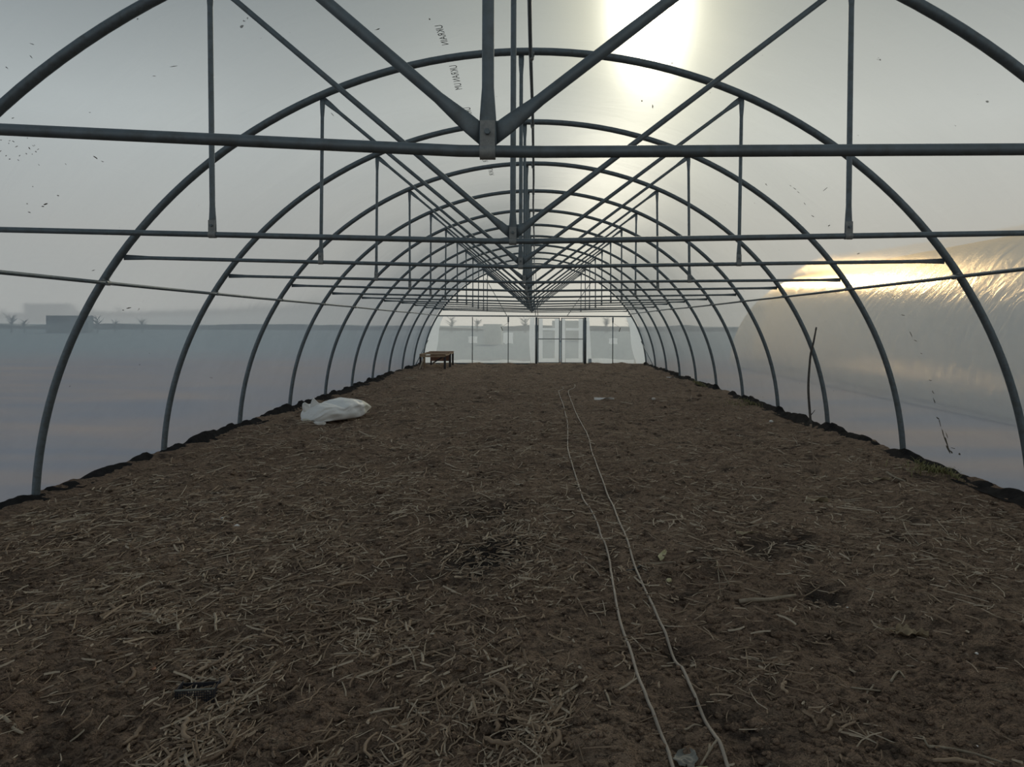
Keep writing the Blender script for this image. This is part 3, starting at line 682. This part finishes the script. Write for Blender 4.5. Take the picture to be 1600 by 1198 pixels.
# ------------------------------------------------------------------ stalks and straw
def stalk_geo(L, r, bend, R_, seg=4, n=6):
    P = []
    for i in range(n+1):
        u = i/n-0.5
        P.append(Vector((u*L, bend*L*(0.25-u*u)*2+R_.uniform(-.02, .02)*L, r*0.9+R_.uniform(0, .015)*L)))
    rs = [r*(1-0.35*abs(i/n-0.5)*2*R_.random()) for i in range(n+1)]
    return P, rs
def dens(px, py):
    """how thickly the straw lies, by place on the floor"""
    p = at(px, py); return densxy(p.x, p.y)
_heaps = [(at(600, 950), .42, 1.0), (at(560, 1010), .36, .9), (at(470, 1000), .3, .9), (at(700, 1120), .36, .8), (at(130, 930), .5, .9), (at(250, 985), .45, .9), (at(60, 870), .5, .7), (at(400, 900), .6, .8), (at(480, 830), .7, .8), (at(330, 1050), .16, 1.0), (at(800, 905), .4, .75), (at(850, 1080), .2, .9), (at(1010, 900), .35, .5), (at(1000, 1010), .18, .7),
          (at(1180, 1050), .25, .6), (at(1310, 1110), .14, .7), (at(1490, 890), .3, .7), (at(1130, 870), .3, .5), (at(720, 790), .7, .6), (at(520, 1180), .15, .8), (at(380, 850), .6, .7), (at(870, 780), .5, .4), (at(210, 860), .5, .8), (at(1290, 745), .4, .6), (at(1440, 735), .5, .7)]
def densxy(x, y):
    d = 0.10
    for p, r_, s_ in _heaps: d = max(d, s_*math.exp(-((x-p.x)**2+((y-p.y)/1.3)**2)/(r_*r_)))
    row = 0.5+0.5*math.cos((x+0.1)*2*PI/1.15)
    if x < 0.1: d = max(d, 0.18+0.42*row**2*(0.6+0.8*float(vnoise(np.array([x*2.1]), np.array([y*0.9]))[0]+.5)))
    return d*(0.45+1.1*float(vnoise(np.array([x*3.3+4]), np.array([y*2.7]))[0]+0.5))
def straw_litter():
    R_ = random.Random(3); vs, fs, tone = [], [], []
    cnt = 0; tries = 0
    while cnt < 24000 and tries < 600000:
        tries += 1
        # even spread over distance as seen, so that near soil and far soil both carry pieces
        py = 578 + (1215-578)*R_.random()**1.1; px = R_.uniform(-20, 1620); p = at(px, py)
        if abs(p.x-XC) > 4.1 or p.y < 1.9 or p.y > 27: continue
        far = p.y/3.0
        dn = densxy(p.x, p.y)**1.5*1.1; near = min(1, max(0, (p.y-3.2)/2.5))
        if R_.random() > 0.42*dn**1.3*(1-near) + near*max(dn, 0.48 if p.x < 0.6 else 0.26)*(0.4+1.2*float(vnoise(np.array([p.x*2.1]), np.array([p.y*1.6]))[0]+.5)): continue
        L = (0.02+0.10*R_.random()**2)*(1+0.35*min(far, 4)*0.5)*(1.0 if R_.random() < .85 else 1.8); r = R_.uniform(0.0012, 0.0030)*(1+0.22*min(far, 5))*(1 if R_.random() < 0.80 else 1.9)
        P, rs = stalk_geo(L, r, R_.uniform(-.22, .22), R_, n=3)
        yaw = R_.gauss(1.25, 0.75) if p.x < 0.3 else R_.uniform(0, PI)
        if R_.random() < .3: yaw = R_.uniform(0, PI)
        tl = R_.gauss(0, 0.16); c_, s_ = math.cos(yaw), math.sin(yaw); z0 = H(p.x, p.y)+R_.uniform(-.001, .010)
        b = len(vs); rings = []
        for q, rr in zip(P, rs):
            cx_, cy_ = p.x+q.x*c_-q.y*s_, p.y+q.x*s_+q.y*c_; cz_ = z0+q.z+q.x*math.sin(tl)
            nx_, ny_ = -s_, c_
            vs += [(cx_+nx_*rr, cy_+ny_*rr, cz_), (cx_, cy_, cz_+rr*1.1), (cx_-nx_*rr, cy_-ny_*rr, cz_)]
        for i in range(3):
            for k in range(3): fs.append((b+i*3+k, b+i*3+(k+1) % 3, b+(i+1)*3+(k+1) % 3, b+(i+1)*3+k))
        tv = min(0.99, R_.random()**(1.7 if p.y < 4.5 else 1.25)); tone += [tv]*12; cnt += 1
    me = mesh('straw_litter', vs, fs); a_ = me.attributes.new('tone', 'FLOAT', 'POINT'); a_.data.foreach_set('value', tone)
    o_ = link('straw_litter', me, STRAW, None, False); tag(o_, 'fine dry straw and chaff scattered over the brown soil', 'straw', kind='stuff')
straw_litter()

def stalk_protos():
    R_ = random.Random(21); L_ = []
    for k in range(14):
        L = 1.0; r = R_.uniform(0.018, 0.040)
        P, rs = stalk_geo(L, r, R_.uniform(-.2, .2), R_, n=7); P = smooth_path(P, 2)
        rs = list(np.interp(np.linspace(0, 1, len(P)), np.linspace(0, 1, 8), rs))
        m_ = MB().tube(P, rs, 7, Vector((0, 0, 1)), [(1.0, 0.65)]*len(P))
        if k % 3 == 0:   # a side shoot
            q = P[len(P)//2]; a = R_.choice((-1, 1))*R_.uniform(.5, .9)
            m_.tube([q, q+Vector((0.14, a*0.12, 0.02)), q+Vector((0.30, a*0.26, 0.03))], [r*.7, r*.6, r*.4], 6, Vector((0, 0, 1)))
        me = mesh('dry_stalk', m_.v, m_.f); a_ = me.attributes.new('tone', 'FLOAT', 'POINT'); a_.data.foreach_set('value', [0.15+0.45*R_.random()]*len(me.vertices))
        me['fork'] = int(k % 3 == 0); me.materials.append(STRAW); me.polygons.foreach_set('use_smooth', [True]*len(me.polygons)); L_.append(me)
    return L_
PROTO = stalk_protos()
def place_stalk(me, p, L, yaw, tilt=0.0, thick=1.0, name='dry_stalk'):
    o_ = bpy.data.objects.new(name, me); COL.objects.link(o_); z = max(H(p.x, p.y), 0.5*(H(p.x+.4*L*math.cos(yaw), p.y+.4*L*math.sin(yaw))+H(p.x-.4*L*math.cos(yaw), p.y-.4*L*math.sin(yaw))))
    o_.location = (p.x, p.y, z-0.001); o_.rotation_euler = (0, tilt, yaw); o_.scale = (L, L*thick, L*thick); return o_
LANDM = [(n_, at(*q)) for n_, q in (('black tray', (304, 1080)), ('big straw heap', (590, 980)), ('black dug patch', (755, 866)), ('small white lump', (370, 826)), ('field side straw patch', (110, 930)),
         ('film scrap', (1075, 1178)), ('yellowish folded leaf', (1036, 872)), ('root piece', (1200, 936)), ('crumpled brown leaf', (1425, 988)), ('long dark twig', (1500, 1154)), ('orange clay shard', (240, 1041)), ('lower straw heap', (700, 1120)), ('curled pale leaf', (1277, 786)))]
R_ = random.Random(77); cnt = 0
while cnt < 285:
    py = 760+(1190-760)*R_.random()**0.8; px = R_.uniform(0, 1600); p = at(px, py)
    if abs(p.x) > 3.9 or R_.random() > densxy(p.x, p.y)**1.6: continue
    yaw = (R_.gauss(1.15, 0.55) if p.x < 0.3 else R_.uniform(0, PI)) if R_.random() > .3 else R_.uniform(0, PI)
    L = R_.uniform(0.06, 0.17)*(1+0.12*(p.y-2.5))
    o_ = place_stalk(R_.choice(PROTO), p, L, yaw, R_.gauss(0, 0.07), R_.uniform(0.8, 1.7)*0.2/max(L, .12))
    best = min(LANDM, key=lambda l: (l[1].x-p.x)**2+(l[1].y-p.y)**2); dx, dy = p.x-best[1].x, p.y-best[1].y
    rel = ('right of' if dx > 0 else 'left of') if abs(dx) > abs(dy) else ('just beyond' if dy > 0 else 'in front of')
    size = 'long' if L > 0.17 else ('short' if L < 0.12 else 'mid-length'); shp = 'forked' if int(o_.data['fork']) else 'unbranched'
    lb = f'{size} {shp} dry stalk on the soil {rel} the {best[0]}'; g_ = f'{size} {shp} stalks {rel} the {best[0]}'
    tag(o_, lb, 'stalk', g_); cnt += 1

# single, recognisable bits on the soil
def seg_stalk(pts, r, label, name='dry_twig', mat=None, cat='twig', branch=None):
    P = [at(x, y) for x, y in pts]
    for q in P: q.z = H(q.x, q.y)+r*0.9
    P2 = smooth_path(P, 4) if len(P) > 2 else P
    m_ = MB().tube(P2, [r*(1-0.4*i/len(P2)) for i in range(len(P2))], 8, Vector((0, 0, 1)))
    for br in (branch or []):
        Q = [at(x, y) for x, y in br]
        for q in Q: q.z = H(q.x, q.y)+r*0.9
        m_.tube(Q, [r*.75]*len(Q), 7, Vector((0, 0, 1)))
    o_ = m_.build(name, mat or LOG); tag(o_, label, cat); return o_
seg_stalk([(1155, 938), (1175, 939), (1200, 936), (1222, 933), (1243, 928)], 0.013, 'thick pale piece of root lying alone on the bare soil', 'root_piece', LOG, 'root')
seg_stalk([(0, 1129), (10, 1136), (22, 1144), (36, 1148)], 0.008, 'pale stalk end lying in the corner below the black tray', 'dry_twig', branch=[[(14, 1138), (24, 1141)]])
seg_stalk([(1450, 1150), (1470, 1149), (1500, 1154), (1530, 1160), (1575, 1180)], 0.006, 'long dark twig lying in the sunlit side corner of the near soil', branch=[[(1450, 1150), (1443, 1136), (1430, 1132)]])
seg_stalk([(1368, 1042), (1364, 1060), (1354, 1070), (1356, 1090), (1350, 1108)], 0.005, 'curved pale twig crossing a darker one below the crumpled dry leaf', branch=[[(1330, 1068), (1376, 1066)]])
seg_stalk([(1392, 1055), (1404, 1036), (1414, 1046)], 0.006, 'short forked twig just below the crumpled dry leaf')
seg_stalk([(1005, 878), (1050, 883), (1105, 889), (1120, 890)], 0.0035, 'long thin pale stem running from the hose towards a fork of stems', branch=[[(1120, 890), (1126, 928)], [(1120, 890), (1142, 922)], [(1128, 924), (1146, 905), (1162, 885)], [(1118, 888), (1100, 875)]])
seg_stalk([(1120, 1159), (1110, 1168), (1094, 1183)], 0.006, 'straight grey twig lying between the hose and the film scrap', branch=[[(1108, 1170), (1109, 1162)]])
seg_stalk([(1053, 1139), (1072, 1135), (1085, 1130), (1097, 1124)], 0.0045, 'pale curved stem between the two hoses above the film scrap')
seg_stalk([(1412, 826), (1418, 838), (1436, 849)], 0.006, 'pale curved stalk lying alone on bare soil nearer the sunlit wall')
seg_stalk([(980, 890), (990, 885), (1002, 880)], 0.009, 'short grey wood chip lying under the right hose', 'wood_chip', BARK, 'wood chip')
seg_stalk([(1170, 1030), (1200, 1037), (1226, 1046), (1262, 1040)], 0.004, 'thin pale stem with upright stub on the soil below the root piece', branch=[[(1219, 1030), (1222, 1044)]])
seg_stalk([(770, 1132), (780, 1118), (789, 1098)], 0.005, 'straight pale stalk on the middle soil left of the hoses')
seg_stalk([(945, 1083), (950, 1098), (954, 1113)], 0.006, 'short thick pale stalk just left of the left hose')
seg_stalk([(629, 1008), (637, 1012), (645, 1030), (650, 1048)], 0.006, 'curved pale stalk poking from the big straw heap')
seg_stalk([(120, 876), (135, 870), (160, 852), (240, 838)], 0.005, 'long stalk lying across the soil near the field side wall')
seg_stalk([(1385, 748), (1400, 752), (1415, 755)], 0.014, 'flat grey wood chip lying on soil beyond the upright stick', 'wood_chip', LOG, 'wood chip')

def leaf(px, py, L, W_, yaw, label, mat, cat='leaf', curl=0.3, name='dry_leaf', up=0.0, crump=0.02):
    vs, fs = [], []; n_, m_ = 14, 8; R2 = random.Random(int(px))
    for i in range(n_+1):
        u = i/n_; w = W_*math.sin(PI*min(1, u*0.93+0.05))**0.8*(1+crump*3*R2.uniform(-1, 1))
        for j in range(m_+1):
            v = j/m_*2-1
            z = curl*L*(abs(v)**1.5*0.35) + 0.10*L*math.sin(u*5+v*2) + R2.uniform(-1, 1)*crump*L + up*u*L
            vs.append(((u-.5)*L, v*w/2+0.08*L*math.sin(u*3.1), max(0.002, z)))
    for i in range(n_):
        for j in range(m_): a = i*(m_+1)+j; fs.append((a, a+1, a+m_+2, a+m_+1))
    o_ = link(name, mesh(name, vs, fs), mat); so = o_.modifiers.new('t', 'SOLIDIFY'); so.thickness = 0.0012
    ss = o_.modifiers.new('s', 'SUBSURF'); ss.levels = 1; ss.render_levels = 1
    p = at(px, py); o_.location = (p.x, p.y, H(p.x, p.y)+0.003); o_.rotation_euler = (0, 0, yaw); tag(o_, label, cat); return o_
leaf(1036, 872, 0.085, 0.055, 0.9, 'folded yellowish leaf on the soil just right of the right hose', LEAFY, up=0.5)
leaf(1277, 786, 0.20, 0.10, 0.1, 'curled pale brown leaf on the soil below the upright stick', LEAFM, curl=0.5)
leaf(1168, 839, 0.17, 0.06, 0.05, 'flat yellow-brown leaf on the soil above the fork of stems', LEAFM, curl=0.2)
leaf(1425, 988, 0.15, 0.11, -0.5, 'crumpled brown leaf with ragged folds on the bare soil', LEAFB, curl=0.4, crump=0.16)
leaf(1395, 981, 0.14, 0.05, -0.6, 'narrow dry leaf pointing to the crumpled brown leaf', LEAFB, curl=0.3, crump=0.1)
leaf(1378, 757, 0.16, 0.05, 0.0, 'narrow dark leaf strip lying near the sunlit wall', LEAFM)
leaf(1075, 1178, 0.12, 0.09, 1.4, 'torn grey film scrap lying between the two hoses', SCRAP, 'scrap', 0.2, 'film_scrap', 0.0, 0.10)
leaf(1090, 1196, 0.09, 0.05, 0.3, 'dull yellow leaf touching the torn film scrap', LEAFY)
leaf(944, 625, 0.42, 0.14, 0.1, 'white flat paper scrap far along the floor right of the hoses', PALE, 'scrap', 0.1, 'paper_scrap')
leaf(1048, 589, 0.26, 0.10, 0.1, 'tiny white scrap far along the floor close to the sunlit wall', PALE, 'scrap', 0.1, 'paper_scrap')
leaf(182, 888, 0.10, 0.04, 0.4, 'pale curled chip on the straw nearer the field side wall', LEAFM)
leaf(598, 945, 0.09, 0.06, 0.8, 'pale yellow leaf on top of the big straw heap', LEAFY)

def pebble(px, py, r, label, mat, name='pebble', cat='stone', sq=(1, .8, .6)):
    bm = bmesh.new(); bmesh.ops.create_icosphere(bm, subdivisions=3, radius=1.0); R2 = random.Random(int(px*7+py))
    ph = [R2.uniform(0, 6) for _ in range(4)]
    for v in bm.verts:
        c = v.co; k = 1+0.18*math.sin(c.x*3+ph[0])*math.cos(c.y*3.3+ph[1])+0.10*math.sin(c.z*6+ph[2]+c.x*5)
        v.co = Vector((c.x*sq[0], c.y*sq[1], c.z*sq[2]))*k*r
    me = bpy.data.meshes.new(name); bm.to_mesh(me); bm.free(); o_ = link(name, me, mat); p = at(px, py)
    o_.location = (p.x, p.y, H(p.x, p.y)+r*sq[2]*0.55); o_.rotation_euler = (0, 0, R2.uniform(0, 6)); tag(o_, label, cat); return o_
pebble(1045, 908, 0.017, 'pale yellow round seed pod on the soil right of the right hose', LEAFY, 'seed_pod', 'seed pod', (1, .9, .8))
pebble(240, 1041, 0.011, 'small orange clay shard on the soil above the black tray', ORANGE, 'clay_shard', 'shard', (1.2, 1, .4))
pebble(370, 826, 0.020, 'small white lump on the soil in line with the white sack', PALE, 'white_pebble', 'stone', (1.2, .8, .7))
pebble(347, 812, 0.012, 'tiny white speck stone above the small white lump', PALE, 'white_pebble')
pebble(286, 1168, 0.009, 'small white chip on the soil below the black tray', PALE, 'white_pebble', 'stone', (1.5, .7, .5))
pebble(1324, 949, 0.006, 'tiny white chip right of the root piece, by the dug hole', PALE, 'white_pebble')
pebble(1526, 1148, 0.007, 'white bean-shaped chip above the long dark twig', PALE, 'white_pebble', 'stone', (1.6, .7, .5))
pebble(1526, 1027, 0.008, 'small pale chip right of the crumpled brown leaf', PALE, 'white_pebble')
pebble(846, 877, 0.007, 'tiny cream chip right of the black dug patch', PALE, 'white_pebble')
pebble(1021, 626, 0.045, 'small white stone far along the floor on the sun side', PALE, 'white_pebble')
pebble(1205, 660, 0.035, 'white stone on the soil close to the sunlit wall foot', PALE, 'white_pebble')
pebble(1169, 622, 0.035, 'small white stone right at the foot of a hoop on the sun side', PALE, 'white_pebble')
pebble(1484, 918, 0.007, 'tiny white chip by the stems near the sunlit side', PALE, 'white_pebble')

# soil clods: individual lumps, shared meshes
def clods():
    R2 = random.Random(5); mes = []
    for k in range(6):
        bm = bmesh.new(); bmesh.ops.create_icosphere(bm, subdivisions=2, radius=1.0)
        for v in bm.verts: v.co *= 1+R2.uniform(-.18, .18)
        for v in bm.verts: v.co.z *= 0.6
        me = bpy.data.meshes.new('soil_clod'); bm.to_mesh(me); bm.free(); me.materials.append(SOIL)
        mes.append(me)
    # countless crumbs -> one object
    vs, fs = [], []
    for _ in range(5200):
        py = 600+(1215-600)*R2.random()**0.8; px = R2.uniform(-20, 1620); p = at(px, py)
        if abs(p.x) > 4.0 or p.y < 1.9: continue
        me = R2.choice(mes); r = R2.uniform(0.004, 0.013)*(1+0.10*p.y)*(1 if R2.random() < .93 else 1.8); z = H(p.x, p.y); a = R2.uniform(0, 6); c_, s_ = math.cos(a), math.sin(a); b = len(vs)
        sx_ = R2.uniform(.8, 1.5)
        for v in me.vertices:
            x, y = v.co.x*r*sx_, v.co.y*r; vs.append((p.x+x*c_-y*s_, p.y+x*s_+y*c_, z+v.co.z*r+r*0.2))
        fs += [tuple(b+i for i in pl.vertices) for pl in me.polygons]
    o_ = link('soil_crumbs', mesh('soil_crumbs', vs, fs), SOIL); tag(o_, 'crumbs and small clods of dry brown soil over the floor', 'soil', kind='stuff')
clods()

# black perforated tray, half buried
RIMM = plain('dusty_tray_rim', (0.12, 0.13, 0.12), (0.22, 0.22, 0.20), 30, 0.7, 0.2, 0.002)
def tray():
    p = at(304, 1092); t = thing('seed_tray', 'broken black perforated plastic tray half buried in straw', 'tray', (p.x, p.y, H(p.x, p.y)-0.020)); t.rotation_euler = (0, 0, 0.12)
    w, h, d = 0.15, 0.050, 0.09; m_ = MB()
    nx = 17; nz = 6
    for i in range(nx): m_.box((-w/2+w*i/(nx-1), 0, h/2), (0.0028, 0.003, h))
    for j in range(nz): m_.box((0, 0, h*j/(nz-1)), (w, 0.003, 0.0028))
    m_.build('mesh_side', TRAYM, t, False)
    MB().box((0, 0.002, h+0.003), (w+0.008, 0.008, 0.004)).build('rim', RIMM, t, False)
    m2 = MB()
    for i in range(nx): m2.box((-w/2+w*i/(nx-1), d/2, 0.004), (0.0028, d, 0.003))
    for j in range(9): m2.box((0, d*j/8, 0.004), (w, 0.0028, 0.003))
    m2.build('mesh_base', TRAYM, t, False)
    for s_ in (-1, 1): MB().box((s_*w/2, d/2, h/2), (0.003, d, h)).build('end_wall', TRAYM, t, False)
    MB().box((0, d, h*0.4), (w, 0.003, h*0.8)).build('back_wall', TRAYM, t, False)
tray()

# grass tuft by the sunlit wall (nobody could count the blades)
def tuft(px, py, n, rad, hgt, label):
    p = at(px, py); vs, fs = [], []; R2 = random.Random(px)
    for _ in range(n):
        x, y = p.x+R2.gauss(0, rad), p.y+R2.gauss(0, rad*1.2); x = min(x, XC+4.25); z = H(x, y); a = R2.uniform(0, 6.3); l = hgt*R2.uniform(.5, 1.3); w = 0.004; b = len(vs)
        dx, dy = math.cos(a)*l*.9, math.sin(a)*l*.9
        for k, (u, hz) in enumerate(((0, 0), (.35, .6), (.75, .85), (1, .6))):
            ww = w*(1-u*.8); vs += [(x+dx*u-math.sin(a)*ww, y+dy*u+math.cos(a)*ww, z+l*hz*.7), (x+dx*u+math.sin(a)*ww, y+dy*u-math.cos(a)*ww, z+l*hz*.7)]
        for k in range(3): fs.append((b+2*k, b+2*k+1, b+2*k+3, b+2*k+2))
    tag(link('grass_tuft', mesh('grass_tuft', vs, fs), GRASSM), label, 'grass', kind='stuff')
tuft(1470, 738, 260, 0.16, 0.10, 'dull green and straw coloured grass at the foot of the sunlit wall')
tuft(1175, 631, 160, 0.25, 0.10, 'faint green weeds at the far foot of the sunlit wall')
tuft(1140, 602, 160, 0.3, 0.12, 'thin weeds along the far black skirt on the sun side')

# ------------------------------------------------------------------ outside, seen dimly through the film
nb = thing('neighbouring_tunnel', 'milky film tunnel standing outside beside the sunlit wall', 'greenhouse', (12.5, 0, 0))
vs, fs = [], []
for j in range(2):
    for i in range(41):
        a = PI*i/40; vs.append((4.4*math.cos(a), -6 + 36*j, 4.0*math.sin(a)-0.16))
for i in range(40): fs.append((i+41, i+42, i+1, i))
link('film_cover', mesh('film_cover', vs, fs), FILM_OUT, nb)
for k in range(9):
    MB().tube([(4.37*math.cos(PI*i/40), -4+4.0*k, 3.96*math.sin(PI*i/40)-0.16) for i in range(41)], 0.03, 8).build('hoop', STEEL, nb)
def block(name, c, d, mat, label, cat, roof=True):
    t = thing(name, label, cat, (c[0], c[1], -0.12))
    MB().box((0, 0, d[2]/2), d).build('wall', mat, t, False)
    if roof:
        w, l, h = d[0]/2+.2, d[1]/2+.2, d[2]
        link('roof', mesh('roof', [(-w, -l, h), (w, -l, h), (w, l, h), (-w, l, h), (-w, 0, h*1.25), (w, 0, h*1.25)], [(0, 1, 5, 4), (2, 3, 4, 5), (1, 2, 5), (3, 0, 4)]), HUTD, t, False)
    return t
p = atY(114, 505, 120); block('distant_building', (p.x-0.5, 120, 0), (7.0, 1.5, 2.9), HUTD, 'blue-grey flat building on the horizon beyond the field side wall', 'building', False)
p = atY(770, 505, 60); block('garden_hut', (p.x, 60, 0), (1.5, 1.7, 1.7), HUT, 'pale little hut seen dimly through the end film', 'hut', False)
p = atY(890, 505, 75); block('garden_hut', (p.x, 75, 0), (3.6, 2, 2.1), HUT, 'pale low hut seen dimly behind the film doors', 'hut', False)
def bare_tree(px, Y, h, seed, label):
    p = atY(px, 505, Y); R2 = random.Random(seed); t = thing('bare_tree', label, 'tree', (p.x, Y, -0.12), 'trees on the horizon')
    m_ = MB().tube([(0, 0, 0), (0.1, 0, h*.4), (0, 0, h*.7)], [h*.05, h*.04, h*.03], 6)
    m_.build('trunk', TREEM, t)
    c = MB()
    for _ in range(26):
        z = h*R2.uniform(.35, .75); a = R2.uniform(0, 6.3); l = h*R2.uniform(.15, .4)
        c.tube([(0, 0, z), (math.cos(a)*l*.6, math.sin(a)*l*.6, z+l*.5), (math.cos(a)*l, math.sin(a)*l, z+l*.8)], [h*.018, h*.012, h*.006], 4)
    c.build('branches', TREEM, t)
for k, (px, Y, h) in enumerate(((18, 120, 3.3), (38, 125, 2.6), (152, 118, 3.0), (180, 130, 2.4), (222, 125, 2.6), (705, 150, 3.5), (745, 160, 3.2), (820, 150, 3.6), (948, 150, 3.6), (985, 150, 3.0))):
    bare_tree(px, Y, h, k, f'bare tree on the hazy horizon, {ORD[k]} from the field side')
vs = [(-300, 200, -.12), (300, 200, -.12)]
hd = MB()
xs_ = list(range(-300, 301, 6)); top = [0.9+1.0*(float(vnoise(np.array([x*0.07]), np.array([2.0]))[0])) + 0.8*float(vnoise(np.array([x*0.4]), np.array([5.0]))[0]) for x in xs_]
for y_ in (196, 204):
    hd.v += [(x, y_, -.12) for x in xs_] + [(x+0.5*(y_-200), y_, t_) for x, t_ in zip(xs_, top)]
n_ = len(xs_)
for i in range(n_-1):
    hd.f += [(i, i+1, n_+i+1, n_+i), (2*n_+i+1, 2*n_+i, 3*n_+i, 3*n_+i+1), (n_+i, n_+i+1, 3*n_+i+1, 3*n_+i)]
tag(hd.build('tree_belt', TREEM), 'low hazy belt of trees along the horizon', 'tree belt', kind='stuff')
